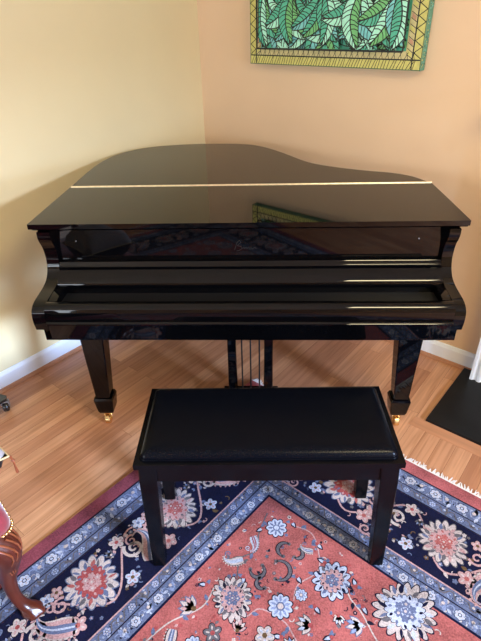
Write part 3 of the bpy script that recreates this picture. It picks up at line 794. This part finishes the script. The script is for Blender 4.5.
# ------------------------------------------------------------------ carved chair at the lower left edge
chair = empty('carved_chair', (-1.025, -.795, 0), math.radians(-45))
tag(chair, 'carved dark walnut chair with crimson velvet seat at the left edge', 'chair')
HS = .235
def cab(dx, dy, z0, parent, detail=True):
    a = math.atan2(dy, dx); ca, sa = math.cos(a), math.sin(a)
    path = [(.030, .0, .030, .026), (.034, .012, .034, .028), (.026, .03, .028, .022), (.006, .055, .019, .018), (-.004, .10, .018, .018), (-.002, .17, .023, .022),
            (.012, .24, .034, .030), (.026, .30, .044, .040), (.022, .345, .047, .046), (.006, .385, .044, .044), (-.004, .412, .040, .040)]
    pts = catmull([p for p in path], 4)
    bm = bmesh.new(); rings = []
    for off, z, ru, rv in pts:
        ring = []
        for k in range(20):
            t = 2 * PI * k / 20; flute = 1 + (.05 * math.cos(5 * t) if .2 < z < .37 else 0) + (.10 * math.cos(5 * t) if z < .03 else 0)
            u = off + ru * math.cos(t) * flute; v = rv * math.sin(t) * flute
            ring.append((u * ca - v * sa, u * sa + v * ca, z0 + z))
        rings.append(ring)
    add_loft(bm, rings)
    o = obj('leg', bm, WALNUT, parent, 60); o.location = (HS * (1 if dx > 0 else -1), HS * (1 if dy > 0 else -1), 0)
    # carved acanthus ribs on the knee
    if detail:
        bm = bmesh.new()
        for j, s in enumerate((-1.0, -.6, -.2, .2, .6, 1.0)):
            P = []
            for i in range(9):
                q = i / 8; z = .385 - q * .15; ru = .0455 - .018 * max(0, q - .45); off = .008 + .020 * math.sin(PI * min(1, q * 1.3))
                t = s * (1.15 - .75 * q) + .25 * math.sin(q * 5)
                u = off + ru * math.cos(t); v = ru * math.sin(t); P.append((u * ca - v * sa, u * sa + v * ca, z0 + z))
            add_tube(bm, P, [.0035 - .0018 * (i / 8) for i in range(9)], 6)
        obj('carving', bm, WALHI, o, 60)
    return o
# rug is 8 mm high under the front corner legs
cab(1, 1, .0102, chair); cab(1, -1, .0102, chair); cab(-1, 1, .0008, chair, False); cab(-1, -1, .0008, chair, False)
bm = bmesh.new()
for sgn in (-1, 1):
    add_box(bm, -HS + .03, HS - .03, sgn * HS - .016, sgn * HS + .016, .355, .420); add_box(bm, sgn * HS - .016, sgn * HS + .016, -HS + .03, HS - .03, .355, .420)
bevel(bm, .004); obj('seat_rail', bm, WALNUT, chair, 40)
bm = bmesh.new(); hs = HS + .060
add_loft(bm, [rr(hs - d, hs - d, .035, z, 6) for d, z in ((.006, .4225), (0, .435), (.0, .455), (.004, .480), (.016, .502), (.05, .518), (.13, .526))])
seat = obj('seat', bm, VELVET, chair, 60); seat['label'] = 'crimson velvet upholstery'
bm = bmesh.new()
pth = [V(p) for p in rr(hs + .002, hs + .002, .035, .430, 6)]; L_ = 0
for a, b in zip(pth, pth[1:] + pth[:1]):
    n = max(1, int((b - a).length / .016))
    for i in range(n): add_ball(bm, a.lerp(b, i / n), .0045)
o = obj('nail_trim', bm, BRASS, seat, 60)
bm = bmesh.new()
for sx in (-1, 1): add_tube(bm, [(sx * (HS - .01), -HS, .42), (sx * (HS - .01), -HS - .03, .7), (sx * (HS - .02), -HS - .08, .98)], [.022, .02, .016], 10)
add_tube(bm, catmull([(-HS + .02, -HS - .08, .98), (-.1, -HS - .09, 1.02), (0, -HS - .095, 1.05), (.1, -HS - .09, 1.02), (HS - .02, -HS - .08, .98)], 5), .018, 10)
obj('back_frame', bm, WALNUT, chair, 60)
bm = bmesh.new(); add_loft(bm, [[(x, y - .02 * 0, z) for x, y, z in ((-.2, -HS - .03 - t, .56), (.2, -HS - .03 - t, .56), (.2, -HS - .07 - t, .95), (-.2, -HS - .07 - t, .95))] for t in (-.02, .02)]); bevel(bm, .012, 3)
obj('backrest', bm, VELVET, chair, 50)

# throw pillow resting on the chair, its piped corner and tassel poking out
pil = empty('throw_pillow', (-.802, -.712, .614), 0)
tag(pil, 'grey pillow with pale gold piping and tassel resting on crimson chair', 'pillow')
def pillow_bm():
    bm = bmesh.new(); n = 14; S = .135
    def P(i, j, s):
        u, v = 2 * i / n - 1, 2 * j / n - 1
        k = (1 - u ** 4) * (1 - v ** 4); pinch = 1 - .08 * (1 - abs(u * v))
        x, y = S * u * (1 - .07 * (1 - v * v)), S * v * (1 - .07 * (1 - u * u))
        return (x, y, s * .088 * max(0, k) ** .5)
    g = {}
    for s in (1, -1):
        for i in range(n + 1):
            for j in range(n + 1):
                if s == -1 and (i in (0, n) or j in (0, n)): g[s, i, j] = g[1, i, j]
                else: g[s, i, j] = bm.verts.new(P(i, j, s))
        for i in range(n):
            for j in range(n): bm.faces.new((g[s, i, j], g[s, i + 1, j], g[s, i + 1, j + 1], g[s, i, j + 1])).material_index = 0 if s == 1 else 1
    return bm, S
bm, S = pillow_bm(); body = obj('pillow_body', bm, [GREYC, RUBBER], pil, 60); body.rotation_euler = (0, 0, math.radians(45))
bm = bmesh.new(); ed = []
for (a, b) in (((-1, -1), (1, -1)), ((1, -1), (1, 1)), ((1, 1), (-1, 1)), ((-1, 1), (-1, -1))):
    for i in range(8):
        u = a[0] + (b[0] - a[0]) * i / 8; v = a[1] + (b[1] - a[1]) * i / 8; ed.append((S * u * (1 - .07 * (1 - v * v)), S * v * (1 - .07 * (1 - u * u)), 0))
add_tube(bm, ed + ed[:2], .0028, 6); o = obj('piping', bm, GOLDC, body, 60)
bm = bmesh.new(); tip = (S * 1.0 * 2 ** .5 + .003, 0, 0)
add_tube(bm, [tip, (tip[0] + .003, 0, -.012)], .003, 6); add_ball(bm, (tip[0] + .004, 0, -.015), .005)
for i in range(7):
    a = i * 2 * PI / 7; add_tube(bm, [(tip[0] + .004, 0, -.016), (tip[0] + .005 + .003 * math.cos(a), .003 * math.sin(a), -.06)], .0013, 5)
o = obj('tassel', bm, WALHI, pil, 60); o['label'] = 'light brown tassel'

# black caster foot of a small stand at the left edge, by the baseboard
st = empty('rolling_stand', (-1.163, .137, 0), math.radians(200))
tag(st, 'low black stand on casters on the floor by the left baseboard', 'stand')
bm = bmesh.new(); add_tube(bm, [(-.012, 0, .027), (-.009, 0, .027), (.009, 0, .027), (.012, 0, .027)], [.022, .0255, .0255, .022], 20); add_ball(bm, (0, 0, .027), .018)
w1 = obj('caster', bm, RUBBER, st, 50); w1.location = (0, 0, 0); w1['label'] = 'glossy black caster wheel'
bm = bmesh.new(); add_tube(bm, [(0, 0, .05), (0, 0, .066)], .008, 10); add_box(bm, -.017, .017, -.012, .012, .0535, .060); add_box(bm, -.017, -.0135, -.01, .01, .027, .054); add_box(bm, .0135, .017, -.01, .01, .027, .054)
obj('fork', bm, GREYP, w1, 40)
copy_part(w1, st, (.14, .12, 0)); copy_part(w1, st, (.14, -.12, 0))
bm = bmesh.new(); add_prism(bm, [(-.012, -.012), (-.012, .012), (.15, .14), (.165, .125), (.165, -.125), (.15, -.14)], .066, .078, lambda u, v, n: (u, v, n)); bevel(bm, .003); obj('base_plate', bm, RUBBER, st, 40)

# ------------------------------------------------------------------ camera
f_, pitch, yaw, roll = 493.419, 0.555994, -0.0508202, -0.0277602
fw = V((math.sin(yaw) * math.cos(pitch), math.cos(yaw) * math.cos(pitch), -math.sin(pitch)))
rt = V((math.cos(yaw), -math.sin(yaw), 0)); up = rt.cross(fw)
r2 = rt * math.cos(roll) + up * math.sin(roll); u2 = -rt * math.sin(roll) + up * math.cos(roll)
cam = bpy.data.cameras.new('camera'); co = bpy.data.objects.new('camera', cam); COL.objects.link(co)
M = Matrix.Identity(4); M.col[0][:3] = r2; M.col[1][:3] = u2; M.col[2][:3] = -fw; M.col[3][:3] = (0.0521, -1.5994, 1.5847)
co.matrix_world = M
cam.sensor_fit = 'HORIZONTAL'; cam.sensor_width = 36; cam.lens = f_ * 36 / 481; cam.clip_start = .05
sc.camera = co

# ------------------------------------------------------------------ light
def area(name, loc, target, sx, sy, power, col, spread=180):
    l = bpy.data.lights.new(name, 'AREA'); l.shape = 'RECTANGLE'; l.size = sx; l.size_y = sy; l.energy = power; l.color = col; l.spread = math.radians(spread)
    o = bpy.data.objects.new(name, l); COL.objects.link(o); o.location = loc
    d = (V(target) - V(loc)).normalized(); o.rotation_euler = d.to_track_quat('-Z', 'Y').to_euler(); return o
# daylight in the two windows behind the camera
def at_window(orig, al, inw, win, out=.16):
    a, b, z0, z1 = win; c = orig + al * (a + b) / 2 - inw * out; c.z = (z0 + z1) / 2; return c, b - a, z1 - z0
c, w, h = at_window(C1, LD, IA, WA[0]); area('daylight_right', c, c + IA, w * 1.05, h * 1.05, 34, (.90, .95, 1.0))
c_right = c.copy(); c0 = c - IA * 3.0; c0.z = 2.6
area('sky_right', c0, c0 + IA + V((0, 0, -.2)), 1.6, .5, 470, (.60, .74, 1.0))
c, w, h = at_window(C2, RD, IB, WB[0]); area('daylight_left', c, c + IB + V((0, 0, -.1)), w * 1.05, h * 1.05, 82, (.86, .93, 1.0))
c1 = c_right - IA * 3.0; c1.z = .95
area('cool_fill_low', c1, c1 + IA, 1.6, .6, 190, (.42, .62, 1.0))  # added low cool lamp outside, brightens the lower left wall
c2 = c_right - IA * 3.0; c2.z = 3.0
area('cool_fill_high', c2, c2 + IA + V((0, 0, -.35)), 1.8, .4, 560, (.40, .60, 1.0))  # second cool lamp, added to tint the foot of the left wall
area('warm_fill_overhead', (1.08, -1.5, 2.52), (1.08, -1.5, 0), .7, .45, 36, (1.0, .84, .50))  # unseen warm fill, added for the upper walls and fallboard ledge highlights
wd = bpy.data.worlds.new('sky'); sc.world = wd; wd.use_nodes = True
bg = wd.node_tree.nodes['Background']; bg.inputs['Color'].default_value = (.6, .75, 1, 1); bg.inputs['Strength'].default_value = .6
sc.view_settings.view_transform = 'Standard'; sc.view_settings.look = 'None'; sc.view_settings.gamma = 1; sc.view_settings.exposure = 0.45
sc.view_settings.use_curve_mapping = False
